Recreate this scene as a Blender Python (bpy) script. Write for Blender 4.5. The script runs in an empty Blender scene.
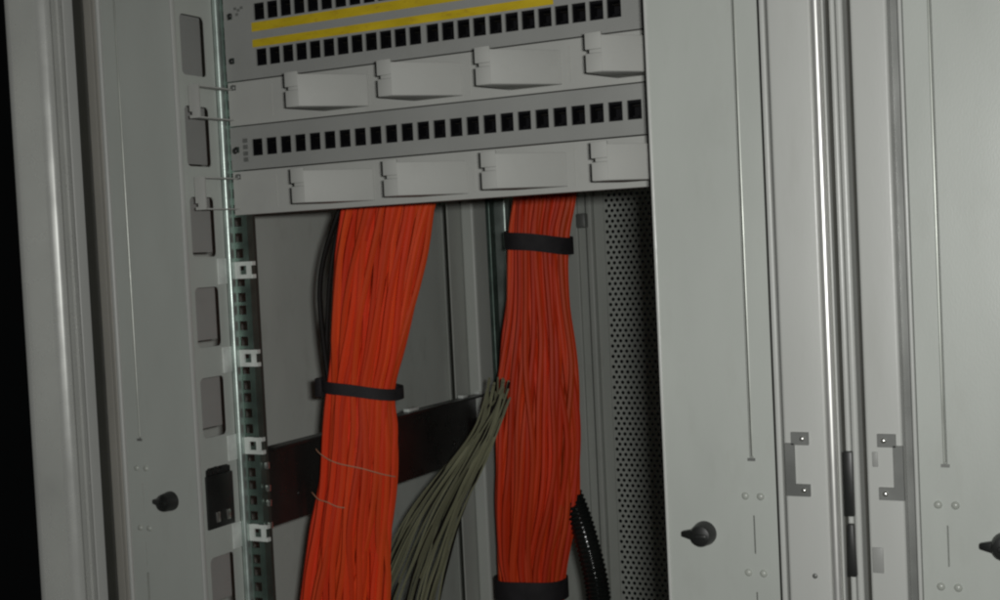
import bpy, bmesh, math, random
from mathutils import Vector, Matrix
random.seed(7)
S = 0.001                                   # everything below is written in millimetres
scene = bpy.context.scene
col = scene.collection

# ------------------------------------------------------------------ camera
# X along the rack front, Y into the cabinet, Z up; Z = 0 is the lower edge of the lowest cable manager
CAM = Vector((849.04, -1043.66, -46.82))
RIGHT = Vector((0.8862648, 0.46062357, -0.04858625))
UP = Vector((0.02517165, 0.05684364, 0.99806572))
FWD = Vector((-0.46249442, 0.88577352, -0.03878386))
F = 1300.0                                  # focal length in pixels of the 1000 x 600 photograph
cd = bpy.data.cameras.new('camera')
cam = bpy.data.objects.new('camera', cd); col.objects.link(cam)
m = Matrix((RIGHT, UP, -FWD)).transposed().to_4x4()
m.translation = CAM * S
cam.matrix_world = m
cd.sensor_fit = 'HORIZONTAL'; cd.sensor_width = 36.0; cd.lens = 36.0 * F / 1000.0
cd.clip_start = 0.05; cd.clip_end = 60.0
scene.camera = cam

# ------------------------------------------------------------------ world and flash
w = bpy.data.worlds.new('World'); scene.world = w; w.use_nodes = True
w.node_tree.nodes['Background'].inputs[0].default_value = (0.9, 1.0, 1.0, 1)
w.node_tree.nodes['Background'].inputs[1].default_value = 0.0015
ld = bpy.data.lights.new('camera_flash', 'AREA'); ld.shape = 'RECTANGLE'
ld.size = 0.045; ld.size_y = 0.022; ld.energy = 7.0; ld.color = (1.0, 1.0, 0.975)
flash = bpy.data.objects.new('camera_flash', ld); col.objects.link(flash)
fm = Matrix((RIGHT, UP, -FWD)).transposed().to_4x4()
fm.translation = (CAM + RIGHT * 42 + UP * 22 - FWD * 5) * S
flash.matrix_world = fm
scene.view_settings.view_transform = 'Standard'
scene.view_settings.look = 'None'
scene.view_settings.exposure = 0.0
scene.view_settings.gamma = 1.0
scene.cycles.max_bounces = 8
scene.cycles.filter_width = 2.3

def ray(x, y):
    return RIGHT * ((x - 500) / F) + UP * ((300 - y) / F) + FWD
def atY(x, y, Y):                            # pixel -> point on the plane at depth Y
    d = ray(x, y); return CAM + d * ((Y - CAM.y) / d.y)

# ------------------------------------------------------------------ materials
def mat(name, color, rough=0.5, metal=0.0, spec=0.5, var=0.06, vscale=14.0, bump=0.0, bscale=900.0, stretch=(1, 1, 1), dirt=0.0, dirtcol=(0.2, 0.19, 0.15), rnd=0.0, rvar=0.08, coat=0.0, dscale=38):
    M = bpy.data.materials.new(name); M.use_nodes = True
    nt = M.node_tree; N = nt.nodes; L = nt.links
    b = N['Principled BSDF']
    b.inputs['Metallic'].default_value = metal
    b.inputs['Specular IOR Level'].default_value = spec
    if coat: b.inputs['Coat Weight'].default_value = coat; b.inputs['Coat Roughness'].default_value = 0.25
    tc = N.new('ShaderNodeTexCoord'); mp = N.new('ShaderNodeMapping')
    mp.inputs['Scale'].default_value = stretch
    geo = N.new('ShaderNodeNewGeometry')
    L.new(geo.outputs['Position'], mp.inputs['Vector'])
    n1 = N.new('ShaderNodeTexNoise'); n1.inputs['Scale'].default_value = vscale; n1.inputs['Detail'].default_value = 5
    L.new(mp.outputs[0], n1.inputs['Vector'])
    r1 = N.new('ShaderNodeMapRange'); r1.inputs[1].default_value = 0.3; r1.inputs[2].default_value = 0.7
    r1.inputs[3].default_value = 1 - var; r1.inputs[4].default_value = 1 + var
    L.new(n1.outputs[0], r1.inputs[0])
    hs = N.new('ShaderNodeHueSaturation'); hs.inputs['Color'].default_value = (*color, 1)
    L.new(r1.outputs[0], hs.inputs['Value'])
    out = hs.outputs[0]
    if rnd:
        oi = N.new('ShaderNodeObjectInfo'); r2 = N.new('ShaderNodeMapRange')
        r2.inputs[3].default_value = 1 - rnd; r2.inputs[4].default_value = 1 + rnd
        L.new(oi.outputs['Random'], r2.inputs[0])
        mu = N.new('ShaderNodeMath'); mu.operation = 'MULTIPLY'
        L.new(r1.outputs[0], mu.inputs[0]); L.new(r2.outputs[0], mu.inputs[1]); L.new(mu.outputs[0], hs.inputs['Value'])
        r3 = N.new('ShaderNodeMapRange'); r3.inputs[3].default_value = 0.497; r3.inputs[4].default_value = 0.504
        mm = N.new('ShaderNodeMath'); mm.operation = 'FRACT'; m3 = N.new('ShaderNodeMath'); m3.operation = 'MULTIPLY'; m3.inputs[1].default_value = 7.31
        L.new(oi.outputs['Random'], m3.inputs[0]); L.new(m3.outputs[0], mm.inputs[0]); L.new(mm.outputs[0], r3.inputs[0]); L.new(r3.outputs[0], hs.inputs['Hue'])
    if dirt:
        n2 = N.new('ShaderNodeTexNoise'); n2.inputs['Scale'].default_value = dscale; n2.inputs['Detail'].default_value = 9; n2.inputs['Roughness'].default_value = 0.7
        L.new(mp.outputs[0], n2.inputs['Vector'])
        cr = N.new('ShaderNodeMapRange'); cr.inputs[1].default_value = 0.55; cr.inputs[2].default_value = 0.75; cr.inputs[4].default_value = dirt
        L.new(n2.outputs[0], cr.inputs[0])
        mx = N.new('ShaderNodeMix'); mx.data_type = 'RGBA'; mx.inputs['B'].default_value = (*dirtcol, 1)
        L.new(cr.outputs[0], mx.inputs['Factor']); L.new(out, mx.inputs['A']); out = mx.outputs['Result']
    L.new(out, b.inputs['Base Color'])
    r4 = N.new('ShaderNodeMapRange'); r4.inputs[1].default_value = 0.3; r4.inputs[2].default_value = 0.7
    r4.inputs[3].default_value = max(0.03, rough - rvar); r4.inputs[4].default_value = min(1, rough + rvar)
    n4 = N.new('ShaderNodeTexNoise'); n4.inputs['Scale'].default_value = 30; n4.inputs['Detail'].default_value = 6
    L.new(mp.outputs[0], n4.inputs['Vector']); L.new(n4.outputs[0], r4.inputs[0]); L.new(r4.outputs[0], b.inputs['Roughness'])
    if bump:
        n3 = N.new('ShaderNodeTexNoise'); n3.inputs['Scale'].default_value = bscale; n3.inputs['Detail'].default_value = 3
        L.new(mp.outputs[0], n3.inputs['Vector'])
        bp = N.new('ShaderNodeBump'); bp.inputs['Strength'].default_value = bump; bp.inputs['Distance'].default_value = 0.0006
        L.new(n3.outputs[0], bp.inputs['Height']); L.new(bp.outputs[0], b.inputs['Normal'])
    return M

P = {}
P['paint'] = mat('cabinet_paint', (0.46, 0.485, 0.45), 0.42, bump=0.12, var=0.05, dirt=0.10, stretch=(1, 1, 0.35))
P['frame'] = mat('frame_paint', (0.50, 0.51, 0.485), 0.34, bump=0.08, var=0.05, dirt=0.10, stretch=(1, 1, 0.2))
P['inner'] = mat('inner_paint', (0.42, 0.44, 0.405), 0.5, bump=0.1, var=0.06, dirt=0.2, stretch=(1, 1, 0.4))
P['wall'] = mat('side_wall_paint', (0.53, 0.55, 0.51), 0.5, bump=0.1, var=0.06, dirt=0.2, stretch=(1, 1, 0.4))
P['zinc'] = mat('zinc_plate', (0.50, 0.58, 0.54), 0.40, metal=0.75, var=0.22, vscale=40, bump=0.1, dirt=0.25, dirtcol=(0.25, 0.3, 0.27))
P['zincdark'] = mat('zinc_shade', (0.10, 0.14, 0.12), 0.42, metal=0.6, var=0.25, vscale=45, bump=0.1)  # zinc darkened in its colour for the dark room it reflects
P['panel'] = mat('patch_panel_paint', (0.31, 0.315, 0.30), 0.5, bump=0.15, var=0.05, dirt=0.12)
P['manager'] = mat('manager_plastic', (0.43, 0.435, 0.41), 0.62, bump=0.06, spec=0.3, var=0.04, dirt=0.08)
P['yellow'] = mat('label_yellow', (0.60, 0.44, 0.015), 0.5, var=0.12, vscale=60, dirt=0.8, dirtcol=(0.36, 0.20, 0.03), dscale=170, stretch=(0.5, 1, 1.5))
P['black'] = mat('black_plastic', (0.016, 0.017, 0.016), 0.42, var=0.2)
P['socket'] = mat('socket_black', (0.005, 0.005, 0.006), 0.6, var=0.2, spec=0.15)
P['pins'] = mat('socket_pins', (0.04, 0.036, 0.03), 0.35, metal=0.6)
P['bar'] = mat('black_bar', (0.017, 0.016, 0.015), 0.30, var=0.25, dirt=0.25, dirtcol=(0.05, 0.035, 0.028))
P['rubber'] = mat('gasket_rubber', (0.035, 0.035, 0.028), 0.7, var=0.15)
P['groove'] = mat('groove_shade', (0.29, 0.28, 0.25), 0.5)  # recess shade of the left groove put into this darker colour
P['strap'] = mat('hook_strap', (0.014, 0.012, 0.014), 0.75, var=0.3, vscale=80, bump=0.5, bscale=1800)
P['orange'] = mat('orange_sheath', (0.70, 0.056, 0.012), 0.45, var=0.12, vscale=22, bump=0.12, bscale=500, rnd=0.15, stretch=(1, 1, 0.3))
P['grey'] = mat('olive_sheath', (0.19, 0.19, 0.12), 0.5, var=0.15, rnd=0.3)
P['darkcable'] = mat('black_sheath', (0.008, 0.006, 0.005), 0.6, spec=0.25, rnd=0.2)
P['conduit'] = mat('conduit_plastic', (0.012, 0.014, 0.013), 0.16, var=0.2)
P['steel'] = mat('screw_steel', (0.72, 0.72, 0.68), 0.28, metal=0.9)
P['rivet'] = mat('painted_rivet', (0.40, 0.42, 0.38), 0.22, var=0.1)
P['bead'] = mat('glint_bead', (0.42, 0.44, 0.40), 0.34, spec=0.9, metal=0.5, var=0.1)  # gloss for the added bead that carries the slot's highlight
P['gloss'] = mat('rim_gloss', (0.56, 0.57, 0.54), 0.27, spec=0.9, metal=0.25, var=0.05, rvar=0.04)
P['trim'] = mat('bright_trim', (0.80, 0.80, 0.77), 0.38, metal=0.7, var=0.05, rvar=0.03)
P['rung'] = mat('rung_glint', (0.70, 0.74, 0.70), 0.40, metal=0.1, var=0.15, vscale=60)  # whitened: the flash glint on the rungs is put into the colour
P['bracket'] = mat('bracket_grey', (0.20, 0.205, 0.195), 0.45, metal=0.4, var=0.2)
P['clear'] = mat('clear_tie', (0.50, 0.27, 0.17), 0.35)
P['floor'] = mat('floor_tile', (0.12, 0.12, 0.115), 0.55, var=0.15, vscale=5)

# ------------------------------------------------------------------ mesh builder
class MB:
    def __init__(s): s.v = []; s.f = []
    def add(s, vs, fs):
        o = len(s.v); s.v += [Vector(v) for v in vs]; s.f += [tuple(i + o for i in f) for f in fs]; return s
    def box(s, x0, x1, y0, y1, z0, z1):
        return s.add([(x0, y0, z0), (x1, y0, z0), (x1, y1, z0), (x0, y1, z0), (x0, y0, z1), (x1, y0, z1), (x1, y1, z1), (x0, y1, z1)],
                     [(0, 3, 2, 1), (4, 5, 6, 7), (0, 1, 5, 4), (1, 2, 6, 5), (2, 3, 7, 6), (3, 0, 4, 7)])
    def prism(s, prof, z0, z1):                # closed XY outline swept along Z
        n = len(prof)
        vs = [(x, y, z0) for x, y in prof] + [(x, y, z1) for x, y in prof]
        fs = [(i, (i + 1) % n, n + (i + 1) % n, n + i) for i in range(n)]
        fs += [tuple(range(n))[::-1], tuple(range(n, 2 * n))]
        return s.add(vs, fs)
    def tube(s, pts, rad, sides=8, caps=True, squash=1.0):
        pts = [Vector(p) for p in pts]; n = len(pts); vs = []; fs = []
        up = Vector((0, 1, 0.01))
        for i, p in enumerate(pts):
            t = (pts[min(n - 1, i + 1)] - pts[max(0, i - 1)]).normalized()
            a = t.cross(up).normalized(); b = a.cross(t).normalized()
            r = rad[i] if isinstance(rad, (list, tuple)) else rad
            for k in range(sides):
                an = 2 * math.pi * k / sides
                vs.append(p + a * (math.cos(an) * r) + b * (math.sin(an) * r * squash))
        for i in range(n - 1):
            for k in range(sides):
                fs.append((i * sides + k, i * sides + (k + 1) % sides, (i + 1) * sides + (k + 1) % sides, (i + 1) * sides + k))
        if caps:
            fs.append(tuple(range(sides))[::-1]); fs.append(tuple((n - 1) * sides + k for k in range(sides)))
        return s.add(vs, fs)
    def lathe(s, prof, sides=24, frame=None):  # prof: (r, h) about local axis h; frame maps (u, v, h) -> xyz
        vs = []; fs = []
        for r, h in prof:
            for k in range(sides):
                an = 2 * math.pi * k / sides
                vs.append(frame(r * math.cos(an), r * math.sin(an), h))
        for i in range(len(prof) - 1):
            for k in range(sides):
                fs.append((i * sides + k, i * sides + (k + 1) % sides, (i + 1) * sides + (k + 1) % sides, (i + 1) * sides + k))
        fs.append(tuple((len(prof) - 1) * sides + k for k in range(sides)))
        return s.add(vs, fs)
    def cell(s, fr, u0, u1, v0, v1, hu0, hu1, hv0, hv1, t, r=0.0, arc=1):
        """one rectangle of sheet with one (rounded) hole; fr maps (u, v, w) to xyz, sheet from w = 0 to w = t"""
        hole = []; outer = []
        for cx, cy, a0, ou, ov in ((hu1 - r, hv1 - r, 0, u1, v1), (hu0 + r, hv1 - r, 90, u0, v1), (hu0 + r, hv0 + r, 180, u0, v0), (hu1 - r, hv0 + r, 270, u1, v0)):
            for k in range(arc + 1 if r else 1):
                an = math.radians(a0 + 90 * k / arc)
                hole.append((cx + r * math.cos(an), cy + r * math.sin(an)) if r else (cx, cy))
            outer.append((ou, ov))
        per = len(hole) // 4; n = len(hole)
        vs = [fr(u, v, 0) for u, v in outer] + [fr(u, v, 0) for u, v in hole] + [fr(u, v, t) for u, v in outer] + [fr(u, v, t) for u, v in hole]
        o2 = 4 + n; fs = []
        for c in range(4):
            for k in range(per - 1):
                a = 4 + c * per + k; fs.append((c, a, a + 1)); fs.append((o2 + c, o2 + a + 1, o2 + a))
            a = 4 + c * per + per - 1; b = 4 + ((c + 1) % 4) * per; d = (c + 1) % 4
            fs.append((c, a, b, d)); fs.append((o2 + c, o2 + d, o2 + b, o2 + a))
        for k in range(n):
            a = 4 + k; b = 4 + (k + 1) % n; fs.append((a, o2 + a, o2 + b, b))
        return s.add(vs, fs)
    def sheet(s, fr, us, vs_, holes, t):
        """a sheet cut by rectangular holes: emits boxes of the grid spanned by all the edges"""
        U = sorted(set(us + [h[0] for h in holes] + [h[1] for h in holes])); V = sorted(set(vs_ + [h[2] for h in holes] + [h[3] for h in holes]))
        solid = {}
        for i in range(len(U) - 1):
            for j in range(len(V) - 1):
                cu = (U[i] + U[i + 1]) / 2; cv = (V[j] + V[j + 1]) / 2
                solid[i, j] = not any(h[0] < cu < h[1] and h[2] < cv < h[3] for h in holes)
        idx = {}
        def vid(i, j, k):
            if (i, j, k) not in idx:
                idx[i, j, k] = len(s.v); s.v.append(Vector(fr(U[i], V[j], t * k)))
            return idx[i, j, k]
        for (i, j), ok in solid.items():
            if not ok: continue
            s.f.append((vid(i, j, 0), vid(i + 1, j, 0), vid(i + 1, j + 1, 0), vid(i, j + 1, 0)))
            s.f.append((vid(i, j + 1, 1), vid(i + 1, j + 1, 1), vid(i + 1, j, 1), vid(i, j, 1)))
            for di, dj, e in ((-1, 0, ((i, j), (i, j + 1))), (1, 0, ((i + 1, j + 1), (i + 1, j))), (0, -1, ((i + 1, j), (i, j))), (0, 1, ((i, j + 1), (i + 1, j + 1)))):
                if not solid.get((i + di, j + dj), False):
                    (a, b), (c, d) = e
                    s.f.append((vid(a, b, 0), vid(c, d, 0), vid(c, d, 1), vid(a, b, 1)))
        return s
    def mesh(s, name, bevel=0.0, seg=2, smooth=False, fix=True):
        me = bpy.data.meshes.new(name)
        me.from_pydata([v * S for v in s.v], [], s.f)
        bm = bmesh.new(); bm.from_mesh(me)
        if fix: bmesh.ops.recalc_face_normals(bm, faces=bm.faces)
        if bevel:
            es = [e for e in bm.edges if len(e.link_faces) == 2 and e.calc_face_angle(0) > 0.6]
            bmesh.ops.bevel(bm, geom=es, offset=bevel * S, segments=seg, affect='EDGES', profile=0.5, clamp_overlap=True)
        if smooth or bevel:
            for f in bm.faces: f.smooth = True
            for e in bm.edges:
                if len(e.link_faces) == 2 and e.calc_face_angle(0) > 0.75: e.smooth = False
        bm.to_mesh(me); bm.free(); return me
    def build(s, name, material, parent=None, **k):
        return link(name, s.mesh(name, **k), material, parent)
def link(name, me, material, parent=None, loc=None):
    if material and not me.materials: me.materials.append(P[material])
    o = bpy.data.objects.new(name, me); col.objects.link(o)
    if parent: o.parent = parent; o.matrix_parent_inverse = PINV.get(parent.name, Matrix())
    if loc: o.location = Vector(loc) * S
    return o
PINV = {}
def thing(name, label, cat, loc, group=None):
    o = bpy.data.objects.new(name, None); col.objects.link(o)
    o.location = Vector(loc) * S; o.empty_display_size = 0.05
    o['label'] = label; o['category'] = cat
    if group: o['group'] = group
    PINV[o.name] = Matrix.Translation(-Vector(loc) * S)      # parts are written in scene millimetres
    return o
def tag(o, label, cat, group=None):
    o['label'] = label; o['category'] = cat
    if group: o['group'] = group
    return o
XZ = lambda x, z, t: (x, t, z)               # sheet facing the camera: t grows into the cabinet
U1 = 44.45
Z0, Z1 = -1150.0, 850.0                      # foot and roof of the cabinets
FY = -70.0                                   # plane of the blanking panels

# ------------------------------------------------------------------ floor
fl = MB().box(-2500, 3500, -2500, 2500, Z0 - 40, Z0 - 4).build('floor', 'floor'); fl['kind'] = 'structure'

# ------------------------------------------------------------------ cabinets
cab = thing('equipment_cabinet', 'open light grey network cabinet holding the patch panels and orange cable bundles', 'cabinet', (241, 300, Z0))
nei = thing('equipment_cabinet', 'light grey cabinet butted against the open one, showing only its edge post and blanking panel', 'cabinet', (1023, 300, Z0))
MIR = lambda x: 482.0 - x

def dome(r, h, x, y, z):
    fr = lambda u, v, hh: (x + u, y - hh, z + v)
    return MB().lathe([(r, 0), (r, h * 0.25), (r * 0.86, h * 0.62), (r * 0.5, h * 0.92), (r * 0.12, h)], 16, fr)

def blank(parent, fx, inner_left):
    """blanking panel beside the opening; fx maps the right-hand panel's X to the wanted one"""
    lo, hi = sorted((fx(482), fx(571.5)))
    sl = sorted((fx(551.8), fx(554.6)))
    thin = sorted((fx(552.7), fx(553.7)))
    holes = [(sl[0], sl[1], -217, Z1 - 60), (sl[0], sl[1], Z0 + 60, -352), (thin[0], thin[1], -292, -262), (thin[0], thin[1], -345, -322)]
    b = MB().sheet(lambda x, z, t: (x, FY + t, z), [lo, hi], [Z0 + 30, Z1 - 30], holes, 1.6)
    p = b.build('blanking_panel', 'paint', parent)
    q = PINV[p.name] = Matrix()
    # folded edge beside the opening
    e = sorted((fx(480.6), fx(483.4)))
    MB().box(e[0], e[1], FY - 0.9, FY + 5, Z0 + 30, Z1 - 30).build('folded_edge', 'frame', p, bevel=1.2)
    MB().box(*sorted((fx(548), fx(559))), FY + 9, FY + 11, Z0 + 40, Z1 - 40).build('backing_strip', 'inner', p)
    for z in (-247, -307):
        for x in (547.2, 559.2):
            dome(2.9, 2.2, fx(x), FY, z).build('rivet', 'rivet', p, smooth=True)
    bx_ = fx(553.9)  # bead added in the slot to catch a bright highlight line
    MB().tube([(bx_, FY + 1.2, -216), (bx_, FY + 1.2, Z1 - 61)], 1.05, 12).build('glint_bead', 'bead', p, smooth=True)
    MB().tube([(bx_, FY + 1.2, Z0 + 61), (bx_, FY + 1.2, -353)], 1.05, 12).build('glint_bead', 'bead', p, smooth=True)
    MB().box(*sorted((fx(550.2), fx(556.2))), FY - 0.8, FY, -219.5, -217.2).build('slot_stop', 'bracket', p)
    return p

def knob(p, x, z):
    k = MB()
    fr = lambda u, v, h: (x + u, FY - h, z + v)
    k.lathe([(9.6, 0), (9.7, 2), (9.2, 5), (8.7, 11), (7.8, 13.2), (5, 14.2), (1, 14.6)], 28, fr)
    o = k.build('knob', 'black', p, smooth=True)
    pt = MB().add([fr(-6, 4.4, 3.5), fr(-6, -4.4, 3.5), fr(-17, -2.0, 4), fr(-17, 2.0, 4), fr(-6, 4.4, 11), fr(-6, -4.4, 11), fr(-17, -2.0, 8.5), fr(-17, 2.0, 8.5)],
                  [(0, 1, 2, 3), (4, 7, 6, 5), (0, 4, 5, 1), (1, 5, 6, 2), (2, 6, 7, 3), (3, 7, 4, 0)])
    pt.box(x - 4, x + 6, FY - 16.6, FY - 13.8, z - 1.9, z + 1.9)
    pt.build('knob_pointer', 'black', p, bevel=1.0)

pr = blank(cab, lambda x: x, False); knob(pr, 513, -278)
pl = blank(cab, MIR, False); knob(pl, -35, -278)
SH = lambda x: 1250.0 - x                    # the neighbour is the mirror image about the joint at X = 625
pn = blank(nei, SH, False); knob(pn, 736, -274)

def rounded(x0, x1, y0, y1, r, n=6):          # closed outline, front (low Y) corners rounded
    pts = [(x1, y1), (x0, y1)]
    for k in range(n + 1):
        a = math.pi + (math.pi / 2) * k / n; pts.append((x0 + r + r * math.cos(a), y0 + r + r * math.sin(a)))
    for k in range(n + 1):
        a = 1.5 * math.pi + (math.pi / 2) * k / n; pts.append((x1 - r + r * math.cos(a), y0 + r + r * math.sin(a)))
    return pts
def frame_right(parent, fx):
    a = lambda *v: sorted((fx(v[0]), fx(v[1])))
    MB().prism(rounded(*a(573.2, 577.6), FY - 1.5, FY + 25, 1.6), Z0, Z1).build('frame_strip', 'frame', parent, smooth=True)
    MB().prism(rounded(*a(579.8, 613.2), FY - 4, FY + 40, 2.5), Z0, Z1).build('frame_post', 'frame', parent, smooth=True)
    MB().prism(rounded(*a(613.4, 620.6), FY - 8.5, FY + 40, 3.5, 10), Z0, Z1).build('frame_rim', 'trim', parent, smooth=True)
    MB().prism(rounded(*a(620.8, 622.7), FY - 5, FY + 40, 0.9), Z0, Z1).build('frame_rim', 'frame', parent, smooth=True)
def keeper(parent, fx):
    a = lambda *v: sorted((fx(v[0]), fx(v[1])))
    # latch keeper: a flat bracket bent like a square hook
    b = MB(); y0, y1 = FY - 7, FY - 4.1
    b.box(*a(581.5, 588.5), y0, y1, -244, -204); b.box(*a(588.5, 599.5), y0, y1, -244, -235); b.box(*a(586.5, 599.5), y0, y1, -205, -195.5)
    k = b.build('latch_keeper', 'bracket', parent); PINV[k.name] = Matrix()
    for z in (-239.5, -200.2): dome(2.1, 1.6, fx(595), y0, z).build('screw', 'steel', k, smooth=True)
frame_right(cab, lambda x: x)
keeper(cab, lambda x: x); keeper(nei, SH)
# the neighbour's left edge: double rim, post and a groove before its blanking panel
MB().prism(rounded(627.0, 631.2, FY - 7, FY + 40, 2.0), Z0, Z1).build('frame_rim', 'frame', nei, smooth=True)
MB().prism(rounded(631.8, 637.0, FY - 8, FY + 40, 2.4), Z0, Z1).build('frame_rim', 'frame', nei, smooth=True)
MB().prism(rounded(641.4, 668.0, FY - 4, FY + 40, 2.5), Z0, Z1).build('frame_post', 'frame', nei, smooth=True)
MB().box(637.2, 641.2, FY + 8, FY + 30, Z0, Z1).build('gasket', 'rubber', nei)
MB().box(668.2, 674.6, FY + 7, FY + 30, Z0, Z1).build('groove_floor', 'bracket', nei)
MB().prism(rounded(674.8, 677.8, FY - 1.5, FY + 25, 1.3), Z0, Z1).build('frame_strip', 'frame', nei, smooth=True)
MB().box(646.0, 650.0, FY - 5.4, FY - 4.1, -220, -209).build('clip', 'panel', nei, bevel=0.5)  # small plate added in place of a faint reflection on the post
MB().box(643.5, 651.5, FY - 5.4, FY - 4.1, -299, -280).build('clip', 'panel', nei, bevel=0.5)  # second plate standing in for a grey reflected patch
dome(2.0, 0.9, 600, FY - 4, -305).build('screw', 'bracket', cab, smooth=True)
# gasket and black latch strip in the joint between the cabinets
MB().box(622.9, 626.6, FY + 2, FY + 30, Z0, Z1).build('gasket', 'rubber', cab)
lt = MB(); lt.box(626.2, 633.2, -84, -78.3, -256, -208)
lt.add([(626.8, -84, -301), (633.4, -84, -301), (632.2, -84, -262), (628, -84, -262), (626.8, -78.3, -301), (633.4, -78.3, -301), (632.2, -78.3, -262), (628, -78.3, -262)],
       [(0, 1, 2, 3), (4, 7, 6, 5), (0, 4, 5, 1), (1, 5, 6, 2), (2, 6, 7, 3), (3, 7, 4, 0)])
lt.build('latch_strip', 'black', nei, bevel=0.8)

# left-hand frame: strip, a gasket groove with its shade put into the strip colour, and the forward rim seen on its inner face
MB().prism(rounded(-95.6, -91.2, FY - 1.5, FY + 25, 1.6), Z0, Z1).build('frame_strip', 'frame', cab, smooth=True)
MB().prism(rounded(-103.8, -98.0, FY + 1, FY + 25, 2.0), Z0, Z1).build('groove_strip', 'groove', cab, smooth=True)
MB().prism(rounded(-116.4, -104.2, FY + 3, FY + 30, 2.5), Z0, Z1).build('groove_strip', 'groove', cab, smooth=True)
MB().prism(rounded(-132.8, -116.8, FY + 4, FY + 40, 4.0), Z0, Z1).build('gasket', 'rubber', cab, smooth=True)
MB().prism(rounded(-135.4, -133.2, FY - 6, FY + 40, 0.9), Z0, Z1).build('frame_lip', 'frame', cab, smooth=True)
MB().prism(rounded(-140.9, -135.8, FY + 1, FY + 40, 1.5), Z0, Z1).build('frame_lip', 'bracket', cab, smooth=True)
rim = [(-150, -30), (-150, -134), (-148.5, -136), (-146, -136.4), (-143.6, -135.2), (-142.6, -132), (-142.2, -106), (-141.5, -103.5), (-139.8, -100.5), (-137.4, -97.6), (-135.4, -95.0), (-134.6, -92.2), (-135.4, -89.8), (-138.4, -87.6), (-141.2, -85.5), (-141.2, -79.5), (-143, -78.5), (-143, -75.5), (-141.2, -74.5), (-141.2, -30)]
MB().prism(rim[::-1], Z0, Z1).build('frame_rim', 'gloss', cab, smooth=True)

# sides, roof, foot and rear door
def shell(parent, x0, x1):
    MB().box(x0, x0 + 8, -28, 860, Z0, Z1).build('side_wall', 'wall', parent)
    MB().box(x1 - 8, x1, -28, 860, Z0, Z1).build('side_wall', 'wall', parent)
    MB().box(x0 + 8.5, x1 - 8.5, -20, 860, Z1 - 25, Z1).build('roof', 'inner', parent)
    MB().box(x0 + 8.5, x1 - 8.5, -20, 860, Z0, Z0 + 25).build('base', 'inner', parent)
shell(cab, -149, 630); shell(nei, 634, 1413)
MB().box(643, 1404, 800, 806, Z0 + 30, Z1 - 30).build('rear_panel', 'inner', nei)
# rear frame posts along the left wall
for x0, x1, y0, y1 in ((-140.4, -136, 668, 684), (-140.4, -133, 690, 716), (-140.4, -128, 724, 752), (-140.4, -116, 762, 796)):
    MB().prism(rounded(x0, x1, y0, y1, 1.8), Z0 + 26, Z1 - 26).build('rear_frame_strip', 'inner', cab, smooth=True)
door = MB().box(-140, 41, 800, 818, Z0 + 30, Z1 - 30).build('rear_door', 'inner', cab); PINV[door.name] = Matrix()
MB().prism(rounded(-140, 30, 794, 799.5, 2), Z0 + 30, Z1 - 30).build('door_stile', 'inner', door, smooth=True)
MB().prism(rounded(46, 56, 790, 818, 3), Z0 + 30, Z1 - 30).build('door_stile', 'inner', door, smooth=True)
MB().box(56.5, 72, 800, 803, Z0 + 30, Z1 - 30).build('door_edge', 'inner', door)
MB().box(35, 50, 778, 793, -20, 2).build('hinge', 'bracket', door, bevel=2)
pm = MB(); pitch = 9.2; rows = range(int(-620 / 7.97), int(160 / 7.97))
for i in rows:
    z = i * 7.97; off = (i % 2) * pitch / 2; x = 72.2
    if off: pm.add([(x, 801, z), (x + off, 801, z), (x + off, 801, z + 7.97), (x, 801, z + 7.97)], [(0, 1, 2, 3)])
    for k in range(20):
        a = x + off + k * pitch
        pm.cell(lambda u, v, t: (u, 801 + t, v), a, a + pitch, z, z + 7.97, a + 1.9, a + 7.3, z + 1.3, z + 6.7, 1.2, 1.7, 1)
pm.build('perforated_panel', 'inner', door, fix=False)
MB().box(262, 620, 800, 806, Z0 + 30, Z1 - 30).build('door_edge', 'inner', door)

# punched strip between panel and rail (seen along the left of the opening)
YZ = lambda y, z, t: (-1.0 - t, y, z)
ps = MB(); zc0 = -99.5
zs = [zc0 + 2 * U1 * k for k in range(-6, 6)]
for zc in zs:
    ps.cell(YZ, -68.6, -8.4, zc - U1, zc + U1, -57, -20.5, zc - 29.5, zc + 29.5, 1.6, 5.0, 4)
strip = ps.build('punched_strip', 'paint', cab); PINV[strip.name] = Matrix()
zt, zb = zs[-1] + U1, zs[0] - U1
for k, zc in enumerate(zs):
    if abs(zc - (zc0 - 4 * U1)) < 1:
        g = MB()
        g.box(-7.0, -1.6 + 3.0, -58.5, -18.5, zc - 31, zc + 22)
        for j in range(6): g.box(-6, 0.6, -57 + j * 6.3, -52.4 + j * 6.3, zc + 22, zc + 26 + random.uniform(0, 6))
        gr = g.build('rubber_plug', 'black', strip, bevel=1.0)
        for y in (-45, -29): MB().box(1.5, 2.6, y - 2.6, y + 2.6, zc - 25, zc - 15).build('clip', 'steel', strip, bevel=0.4)
    else:
        MB().box(-30, -28, -50, 4.5, zc - 24.5, zc + 42).build('backing_plate', 'panel', strip)
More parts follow.
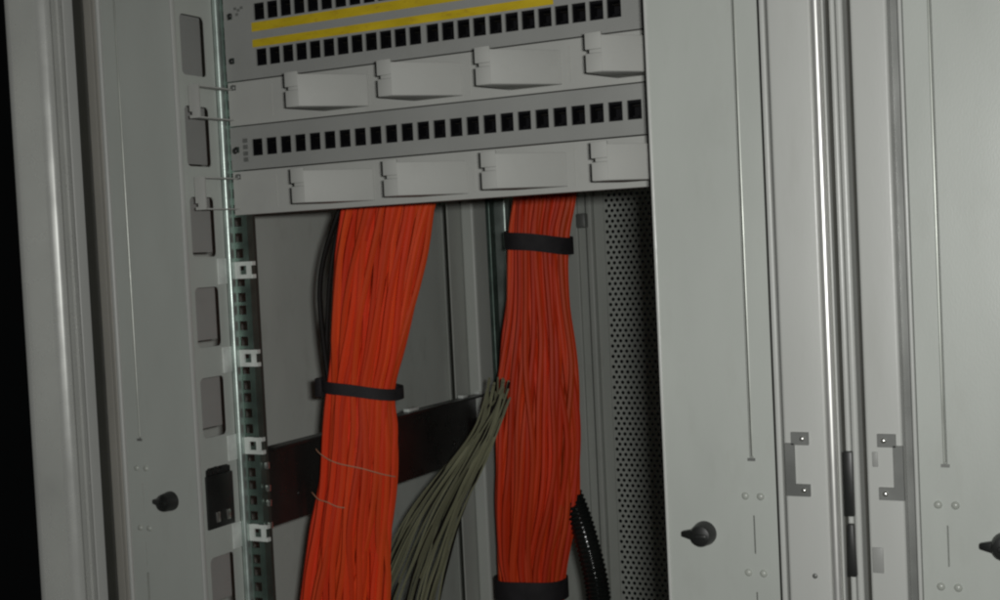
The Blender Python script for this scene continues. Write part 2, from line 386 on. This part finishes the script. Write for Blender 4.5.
# front rails: left with square holes, right mirrored behind the blanking panel
def rail(x0, x1, hx, fx, nm):
    hs = []
    n0 = math.ceil((Z0 + 60) / U1); n1 = int((Z1 - 60) / U1)
    for n in range(n0, n1):
        for d in (6.35, 22.22, 38.1):
            z = n * U1 + d; hs.append((hx - 4.6, hx + 4.6, z - 4.6, z + 4.6))
    b = MB().sheet(XZ, [x0, x1], [Z0 + 40, Z1 - 40], hs, 2.0)
    r = b.build(nm, 'zincdark', cab); PINV[r.name] = Matrix(); return r
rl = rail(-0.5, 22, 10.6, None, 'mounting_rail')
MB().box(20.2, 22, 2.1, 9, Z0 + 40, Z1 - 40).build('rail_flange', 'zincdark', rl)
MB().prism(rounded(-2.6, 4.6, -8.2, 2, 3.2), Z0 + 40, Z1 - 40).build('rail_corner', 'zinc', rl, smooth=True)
MB().box(18, 21.5, 9.4, 14, Z0 + 40, Z1 - 40).build('rail_gasket', 'rubber', rl)
for zc in zs:
    z = zc + U1
    if -1100 < z < 0 or z > 240:
        b = MB(); b.cell(XZ, 4.8, 24.5, z - 8.5, z + 8.5, 10.8, 19.6, z - 4.4, z + 4.4, -2.2)
        b.box(24.5, 27.5, -2.0, 3.0, z - 8.5, z - 4.5).box(24.5, 27.5, -2.0, 3.0, z + 4.5, z + 8.5)
        b.build('rail_rung', 'rung', rl)
        b = MB().box(-1.0, 0.4, -22, -8.4, z - 13, z + 13); b.build('rail_rung', 'rung', rl, bevel=0.5)  # pale side plate standing in for the flash highlight on the strip
rr = rail(460, 482.5, 471.4, None, 'mounting_rail')
MB().box(460, 461.8, 2.1, 38, Z0 + 40, Z1 - 40).build('rail_flange', 'zincdark', rr)
# rear rail on the left with its bright corner profile
b = MB().sheet(lambda y, z, t: (-14 - t, y, z), [470, 600], [Z0 + 40, Z1 - 40], [], 2.0); re = b.build('rear_rail', 'inner', cab); PINV[re.name] = Matrix()
MB().prism(rounded(-13.5, 6, 503, 540, 4.0), Z0 + 40, Z1 - 40).build('rail_corner', 'paint', re, smooth=True)
MB().prism(rounded(-13.5, 4, 556, 570, 2.0), Z0 + 40, Z1 - 40).build('rail_corner', 'zincdark', re, smooth=True)
MB().prism(rounded(-13.5, 12, 588, 600, 3.0), Z0 + 40, Z1 - 40).build('rail_corner', 'zinc', re, smooth=True)
# black depth bar between front and rear rail, with fixing screws at its front end
bar = MB(); bar.box(-8, -3, 42, 585, -327, -242); bar.box(-3, 10, 42, 585, -245, -242)
br = bar.build('depth_bar', 'bar', cab, bevel=0.8); PINV[br.name] = Matrix()
for z in (-254, -277, -292, -315):
    MB().box(23, 27.6, 4, 8, z - 3.4, z + 3.4).build('screw', 'steel', br, bevel=0.8)
for y, z, l in ((318, -241.9, 24), (455, -241.9, 14), (500, -241.9, 40)):
    MB().box(-4, 4, y, y + l, z, z + 4).build('clip', 'rung', br, bevel=0.6)
for y in (95, 170, 245, 440): dome(3, 1.5, 0, 0, 0).build('bolt', 'bar', br, smooth=True).matrix_local = Matrix.Translation(Vector((-3, y, -300)) * S) @ Matrix.Rotation(math.radians(90), 4, 'Z')

# ------------------------------------------------------------------ patch panels
jm = MB()                                     # one socket insert, origin at its centre, face at y = 0
jm.sheet(XZ, [-7.4, 7.4], [-9, 9], [(-5.6, 5.6, -6.6, 6.2)], 3.0)
jm.box(-6.6, 6.6, 13, 15, -8.6, 8.6); jm.box(-6.6, -5.5, 3.0, 13, -8.6, 8.6); jm.box(5.5, 6.6, 3.0, 13, -8.6, 8.6)
jm.box(-5.5, 5.5, 3.0, 13, -8.6, -6.4); jm.box(-5.5, 5.5, 3.0, 13, 6.0, 8.6)
jm.box(-2.6, 2.6, 0.2, 3, -6.4, -5.0)
jack_mesh = jm.mesh('socket'); jack_mesh.materials.append(P['socket'])
pin = MB()
for k in range(8): pin.box(-3.9 + k * 1.02, -3.5 + k * 1.02, 4.5, 12.5, 3.6, 4.4)
pin_mesh = pin.mesh('contacts'); pin_mesh.materials.append(P['pins'])
def patch_panel(label, z0, units, ports, plate_extra=()):
    t = thing('patch_panel', label, 'patch panel', (241, 0, z0))
    h = units * U1 - 0.9
    holes = [(x - 6.6, x + 6.6, z - 8.3, z + 8.3) for x, z in ports]
    ear = [(12.5, 19.5, z0 + d - 3, z0 + d + 3) for d in ((21,) if units == 1 else (20.5, 64.5))]
    ear += [(463, 470, e[2], e[3]) for e in ear]
    b = MB().sheet(lambda x, z, tt: (x, -2.4 + tt, z), [9.0, 473.6], [z0 + 0.45, z0 + h], holes + ear, 2.0)
    pl_ = b.build('face_plate', 'panel', t); PINV[pl_.name] = Matrix()
    MB().box(26, 456, -0.3, 22, z0 + h - 1.6, z0 + h).build('top_fold', 'panel', t)
    MB().box(26, 456, -0.3, 22, z0 + 0.45, z0 + 1.9).build('bottom_fold', 'panel', t)
    for x, z in ports:
        j = link('port', jack_mesh, None, t, (0, 0, 0)); j.matrix_parent_inverse = PINV[t.name]; j.location = Vector((x, -0.2, z)) * S
        PINV[j.name] = Matrix()
        c = link('contacts', pin_mesh, None, j)
    return t, pl_
pa, pap = patch_panel('single row patch panel of 24 black sockets between the two cable managers', U1, 1, [(41.9 + 17.44 * k, 66.3) for k in range(24)])
for x in (14.2, 467):
    dome(3.2, 2.2, x, -2.4, 64.5).build('screw', 'black', pap, smooth=True)
mk = MB()
for z in (73.8, 67.5, 61, 55): mk.box(24.6, 30.4, -2.9, -2.4, z - 2.2, z + 2.2)
mk.build('marking', 'bracket', pap)
pts = []
for z in (154.1, 198.9):
    pts += [(53 + 16.1 * k, z) for k in range(12)] + [(248.7 + 16.33 * k, z) for k in range(12)]
pb, pbp = patch_panel('double row patch panel with yellow label strips between its rows of black sockets', 3 * U1, 2, pts)
for z0, z1, xe in ((164.4, 171.9, 372), (179.8, 188.6, 380)):
    MB().box(43.5, xe, -2.9, -2.4, z0, z1).build('label_strip', 'yellow', pbp)
dome(2.8, 2.0, 17, -2.4, 198.5).build('screw', 'black', pbp, smooth=True)
dome(2.8, 2.0, 15.6, -2.4, 153.9).build('screw', 'black', pbp, smooth=True)
mk = MB()
for x, z in ((24, 205), (28, 203), (32, 205), (26, 199)): mk.box(x - 1.6, x + 1.6, -2.9, -2.4, z - 1.3, z + 1.3)
mk.build('marking', 'bracket', pbp)

# ------------------------------------------------------------------ cable managers with D-rings
def ring_mesh(front_only=False):
    """D-ring: flat front tab with a cable slot, then a plate slanting back to the base, closed below"""
    b = MB(); D = 54; T = 2.4
    def wall(p, q, z0, z1):                       # upright plate between two plan points
        d = Vector((q[0] - p[0], q[1] - p[1])).normalized(); n = Vector((-d.y, d.x)) * T
        b.prism([p, q, (q[0] + n.x, q[1] + n.y), (p[0] + n.x, p[1] + n.y)], z0, z1)
    b.box(0, 14.5, -D, -D + T, 24.0, 37.8)
    b.box(0, 14.5, -D + 0.5, -D + T, 5.5, 20.8); b.box(3.4, 14.5, -D + 0.5, -D + T, 20.8, 24.0)
    wall((14.5, -D + 0.3), (58, -3.0), 5.5, 35.0)
    b.prism([(0.8, -D + 1.2), (14.2, -D + 1.2), (57, -2.6), (57, 0), (6, 0)], 5.3, 6.4)
    return b
rmesh = ring_mesh().mesh('cable_ring', bevel=0.5); rmesh.materials.append(P['manager'])
e = MB(); e.sheet(lambda x, z, t: (x, -54 + t, z), [0, 12], [5.5, 37.6], [(-0.1, 3.0, 8.5, 12)], 2.4)
e.box(0.6, 11, -51.6, 0, 36.2, 37.4); e.box(0.6, 11, -51.6, 0, 5.7, 6.9)
emesh = e.mesh('cable_ring', bevel=0.4); emesh.materials.append(P['manager'])
def manager(label, z0, dx):
    t = thing('cable_manager', label, 'cable manager', (241, 0, z0))
    b = MB().sheet(lambda x, z, tt: (x, -2.0 + tt, z), [9.4, 473.2], [z0 + 0.4, z0 + 43.6], [(12, 19, z0 + 36, z0 + 41)], 1.6)
    p = b.build('base_plate', 'manager', t); PINV[p.name] = Matrix()
    MB().box(20, 462, -0.4, 16, z0 + 0.4, z0 + 2.2).build('bottom_fold', 'manager', t)
    MB().box(20, 462, -0.4, 16, z0 + 41.8, z0 + 43.6).build('top_fold', 'manager', t)
    for i, x in enumerate((4.5, 119, 220.5, 320, 423)):
        r = link('cable_ring', emesh if i == 0 else rmesh, None, t)
        r.location = Vector((x + dx, -2.1, z0)) * S
    for x in (62, 176, 284, 384):
        MB().box(x, x + 1.4, -2.7, -2.0, z0 + 6, z0 + 38).build('plate_rib', 'manager', p)
    dome(3.0, 2.0, 15.5, -2.0, z0 + 38.5).build('screw', 'bracket', p, smooth=True)
    return t
manager('grey cable manager with D-rings under the yellow striped patch panel', 2 * U1, 0.0)
mB = manager('grey cable manager with D-rings directly above the orange cable bundles', 0.0, 1.0)

# ------------------------------------------------------------------ cable bundles
def smoothpath(rows, n):
    """Catmull-Rom through rows of numbers"""
    out = []; m_ = len(rows)
    for i in range(n):
        t = i / (n - 1) * (m_ - 1); k = min(int(t), m_ - 2); f = t - k
        p0, p1, p2, p3 = rows[max(k - 1, 0)], rows[k], rows[k + 1], rows[min(k + 2, m_ - 1)]
        out.append([0.5 * ((2 * b) + (-a + c) * f + (2 * a - 5 * b + 4 * c - d) * f * f + (-a + 3 * b - 3 * c + d) * f ** 3) for a, b, c, d in zip(p0, p1, p2, p3)])
    return out
def bundle(label, sect, Y, Yb, rc, depthk, nseg, seed, group, straps, twist=0.35, wk=0.90):
    rnd = random.Random(seed)
    rows = []
    for j, (y, x0, x1) in enumerate(sect):
        yy = Y + (Yb - Y) * j / (len(sect) - 1)
        a, b = atY(x0, y, yy), atY(x1, y, yy); c = (a + b) / 2
        rows.append([c.x, c.y, c.z, abs(b.x - a.x) / 2 * wk])      # oblique view: the round flank fills a little more than the chord
    path = smoothpath(rows, nseg)
    t = thing('cable_bundle', label, 'cable bundle', (path[-1][0], path[-1][1], path[-1][2]), group)
    wmax = max(r[3] for r in rows)
    # packing in a unit disc
    pts = []; st = 2 * rc / wmax * 0.98
    n = int(1 / st) + 2
    for i in range(-n, n + 1):
        for j in range(-2 * n, 2 * n + 1):
            u = (i + 0.5 * (j % 2)) * st; v = j * st * 0.866 / depthk
            if math.hypot(u, v) < 1 - st * 0.35 and (v < 0.15): pts.append((u + rnd.uniform(-.12, .12) * st, v + rnd.uniform(-.12, .12) * st))
    ph = [[rnd.uniform(0, 6.28) for _ in range(6)] for _ in pts]
    for (u, v), p in zip(pts, ph):
        out = []; amp = rnd.uniform(0.03, 0.11)
        tw = twist * rnd.uniform(-1, 1)
        for i, (cx, cy, cz, wd) in enumerate(path):
            f = i / (nseg - 1)
            a = tw * math.sin(f * 3.0 + p[0])
            uu = u * math.cos(a) - v * math.sin(a); vv = u * math.sin(a) + v * math.cos(a)
            uu += amp * math.sin(f * 9 + p[1]) + 0.04 * math.sin(f * 23 + p[2]); vv += amp * math.sin(f * 8 + p[3]) + 0.03 * math.sin(f * 21 + p[4])
            l = math.hypot(uu, vv)
            lim = 0.985
            if l > lim: uu *= lim / l; vv *= lim / l
            # oblique axes: across the view, and along it
            out.append((cx + uu * wd * 0.93 + vv * wd * depthk * -0.2, cy + uu * wd * 0.38 + vv * wd * depthk, cz))
        MB().tube(out, rc * rnd.uniform(0.92, 1.05), 7).build('cable', 'orange', t, smooth=True, fix=False)
    for y, tilt, hgt in straps:
        # nearest path station by projected height
        best = min(range(nseg), key=lambda i: abs(pix(path[i])[1] - y))
        cx, cy, cz, wd = path[best]
        s = MB(); ns = 40; vs = []; fs = []
        for k in range(ns):
            an = 2 * math.pi * k / ns; r = wd + rc + 0.4
            for dz, rr in ((-hgt / 2, 0), (-hgt / 2, 2.2), (hgt / 2, 2.2), (hgt / 2, 0)):
                R_ = r + rr + 0.6 * math.sin(an * 5)
                uu, vv = math.cos(an) * R_, math.sin(an) * (R_ - wd * (1 - depthk))
                vs.append((cx + uu * 0.93 - 0.2 * vv, cy + uu * 0.38 + vv, cz + dz + tilt * math.cos(an) + 0.8 * math.sin(an * 3)))
        for k in range(ns):
            for q in range(4):
                a = k * 4 + q; b = k * 4 + (q + 1) % 4; c = ((k + 1) % ns) * 4 + (q + 1) % 4; d = ((k + 1) % ns) * 4 + q
                fs.append((a, b, c, d))
        s.add(vs, fs).build('strap', 'strap', t, smooth=True)
    return t, path
def pix(p):
    d = Vector(p[:3]) - CAM; z = d.dot(FWD)
    return 500 + F * d.dot(RIGHT) / z, 300 - F * d.dot(UP) / z

s1 = [(110, 362, 456), (160, 352, 450), (205, 344, 441), (250, 338, 431), (300, 334, 419), (350, 331, 408), (392, 328, 397), (430, 325, 398), (470, 320, 397), (520, 313, 395), (560, 308, 394), (600, 303, 392), (680, 292, 390), (780, 284, 392)]
b1, path1 = bundle('thick bright orange cable bundle hanging in front of the black bar, strapped once', s1, 150, 120, 3.7, 0.62, 56, 3, 'orange cable bundles hanging in the cabinet', [(391, -7.0, 12.5)], wk=0.825)
s2 = [(90, 520, 590), (150, 516, 580), (200, 513, 575), (240, 510, 568), (300, 507, 571), (350, 503, 578), (400, 499, 583), (450, 496, 584), (500, 495, 579), (550, 497, 568), (585, 500, 563), (640, 502, 562), (740, 500, 566)]
b2, path2 = bundle('deeper orange cable bundle with two black straps, beside the black corrugated hose', s2, 470, 470, 3.9, 0.62, 56, 11, 'orange cable bundles hanging in the cabinet', [(239, -6.0, 22), (588, -2.0, 26)])

# strap tail and thin clear ties of the near bundle
i = min(range(len(path1)), key=lambda k: abs(pix(path1[k])[1] - 390)); cx, cy, cz, wd = path1[i]
MB().box(cx - wd - 8, cx - wd + 1, cy - 26, cy - 12, cz - 7, cz + 14).build('strap_tail', 'strap', b1, bevel=2.0)
def tie(y0, y1, x0, x1):
    i0 = min(range(len(path1)), key=lambda k: abs(pix(path1[k])[1] - (y0 + y1) / 2)); cx, cy, cz, wd = path1[i0]
    pts_ = []
    for k in range(15):
        f = k / 14; an = math.pi * (1.02 + 0.96 * (x0 + (x1 - x0) * f)); r = wd + 3.6
        uu, vv = math.cos(an) * r, math.sin(an) * (wd * 0.62 + 3.6)
        pts_.append((cx + uu * 0.93 - 0.2 * vv, cy + uu * 0.38 + vv, cz + (0.5 - f) * (y1 - y0) * 1.05 + 0.7 * math.sin(f * 13)))
    MB().tube(pts_, 0.65, 6).build('clear_tie', 'clear', b1, smooth=True)
tie(448, 480, 0.10, 0.92); tie(494, 508, 0.12, 0.5)
# black thin cables bowing out at the left of the near bundle
for k, pp in enumerate([[(343, 200), (334, 225), (324, 258), (320, 290), (322, 325), (326, 360), (331, 395)], [(346, 200), (337, 235), (331, 270), (328, 310), (327, 345), (329, 380), (333, 400)]]):
    q = smoothpath([[*atY(x, y, 128 + 3 * k)] for x, y in pp], 30)
    tag(MB().tube(q, 3.0 - 0.5 * k, 8).build('loose_cable', 'darkcable', None, smooth=True),
        ('thin black cable bowing out farthest from the near orange bundle', 'thin black cable lying close along the near orange bundle')[k], 'cable')

# olive grey cable fan between the bundles
fan = thing('cable_fan', 'loose fan of thin olive grey cables running down between the two orange bundles', 'cables', tuple(atY(430, 640, 330)))
rf = random.Random(5)
for k in range(34):
    f = (k + rf.uniform(-.4, .4)) / 33; f = f if k > 9 else f * rf.uniform(0.6, 1.25); f = 1 - (1 - f) ** 1.25 if f < 1 else f
    x_top = 488 + 18 * f + rf.uniform(-4, 4); y_top = 376 + rf.uniform(0, 26)
    ym = 440 + rf.uniform(-10, 10)
    rows = [[*atY(x_top + rf.uniform(-2, 5), y_top, 338 + rf.uniform(-6, 6))],
            [*atY(477 + 22 * f + rf.uniform(-2, 2), 425, 336 + rf.uniform(-7, 7))],
            [*atY(448 + 36 * f + rf.uniform(-2, 2), 462, 330 + rf.uniform(-8, 8))],
            [*atY(412 + 52 * f + rf.uniform(-2, 2), 510, 322 + rf.uniform(-10, 10))],
            [*atY(386 + 62 * f + rf.uniform(-3, 3), 560, 312 + rf.uniform(-12, 12))],
            [*atY(366 + 70 * f + rf.uniform(-3, 3), 610, 302 + rf.uniform(-12, 12))],
            [*atY(350 + 75 * f, 700, 290)]]
    MB().tube(smoothpath(rows, 26), rf.uniform(1.2, 1.75), 6).build('cable', 'darkcable' if k % 6 == 2 else 'grey', fan, smooth=True, fix=False)

# corrugated hose
hp = smoothpath([[*atY(x, y, Y_)] for x, y, Y_ in ((550, 455, 505), (565, 483, 500), (578, 513, 495), (588, 546, 490), (596, 580, 487), (600, 615, 485), (603, 680, 485))], 220)
hr = [15.4 + 1.0 * (-1.0, 0.5, 1.0, 0.5, -1.0)[i % 5] for i in range(220)]
hs = MB().tube(hp, hr, 18).build('corrugated_hose', 'conduit', None, smooth=True)
tag(hs, 'black corrugated plastic hose curving down beside the deeper orange bundle', 'hose')
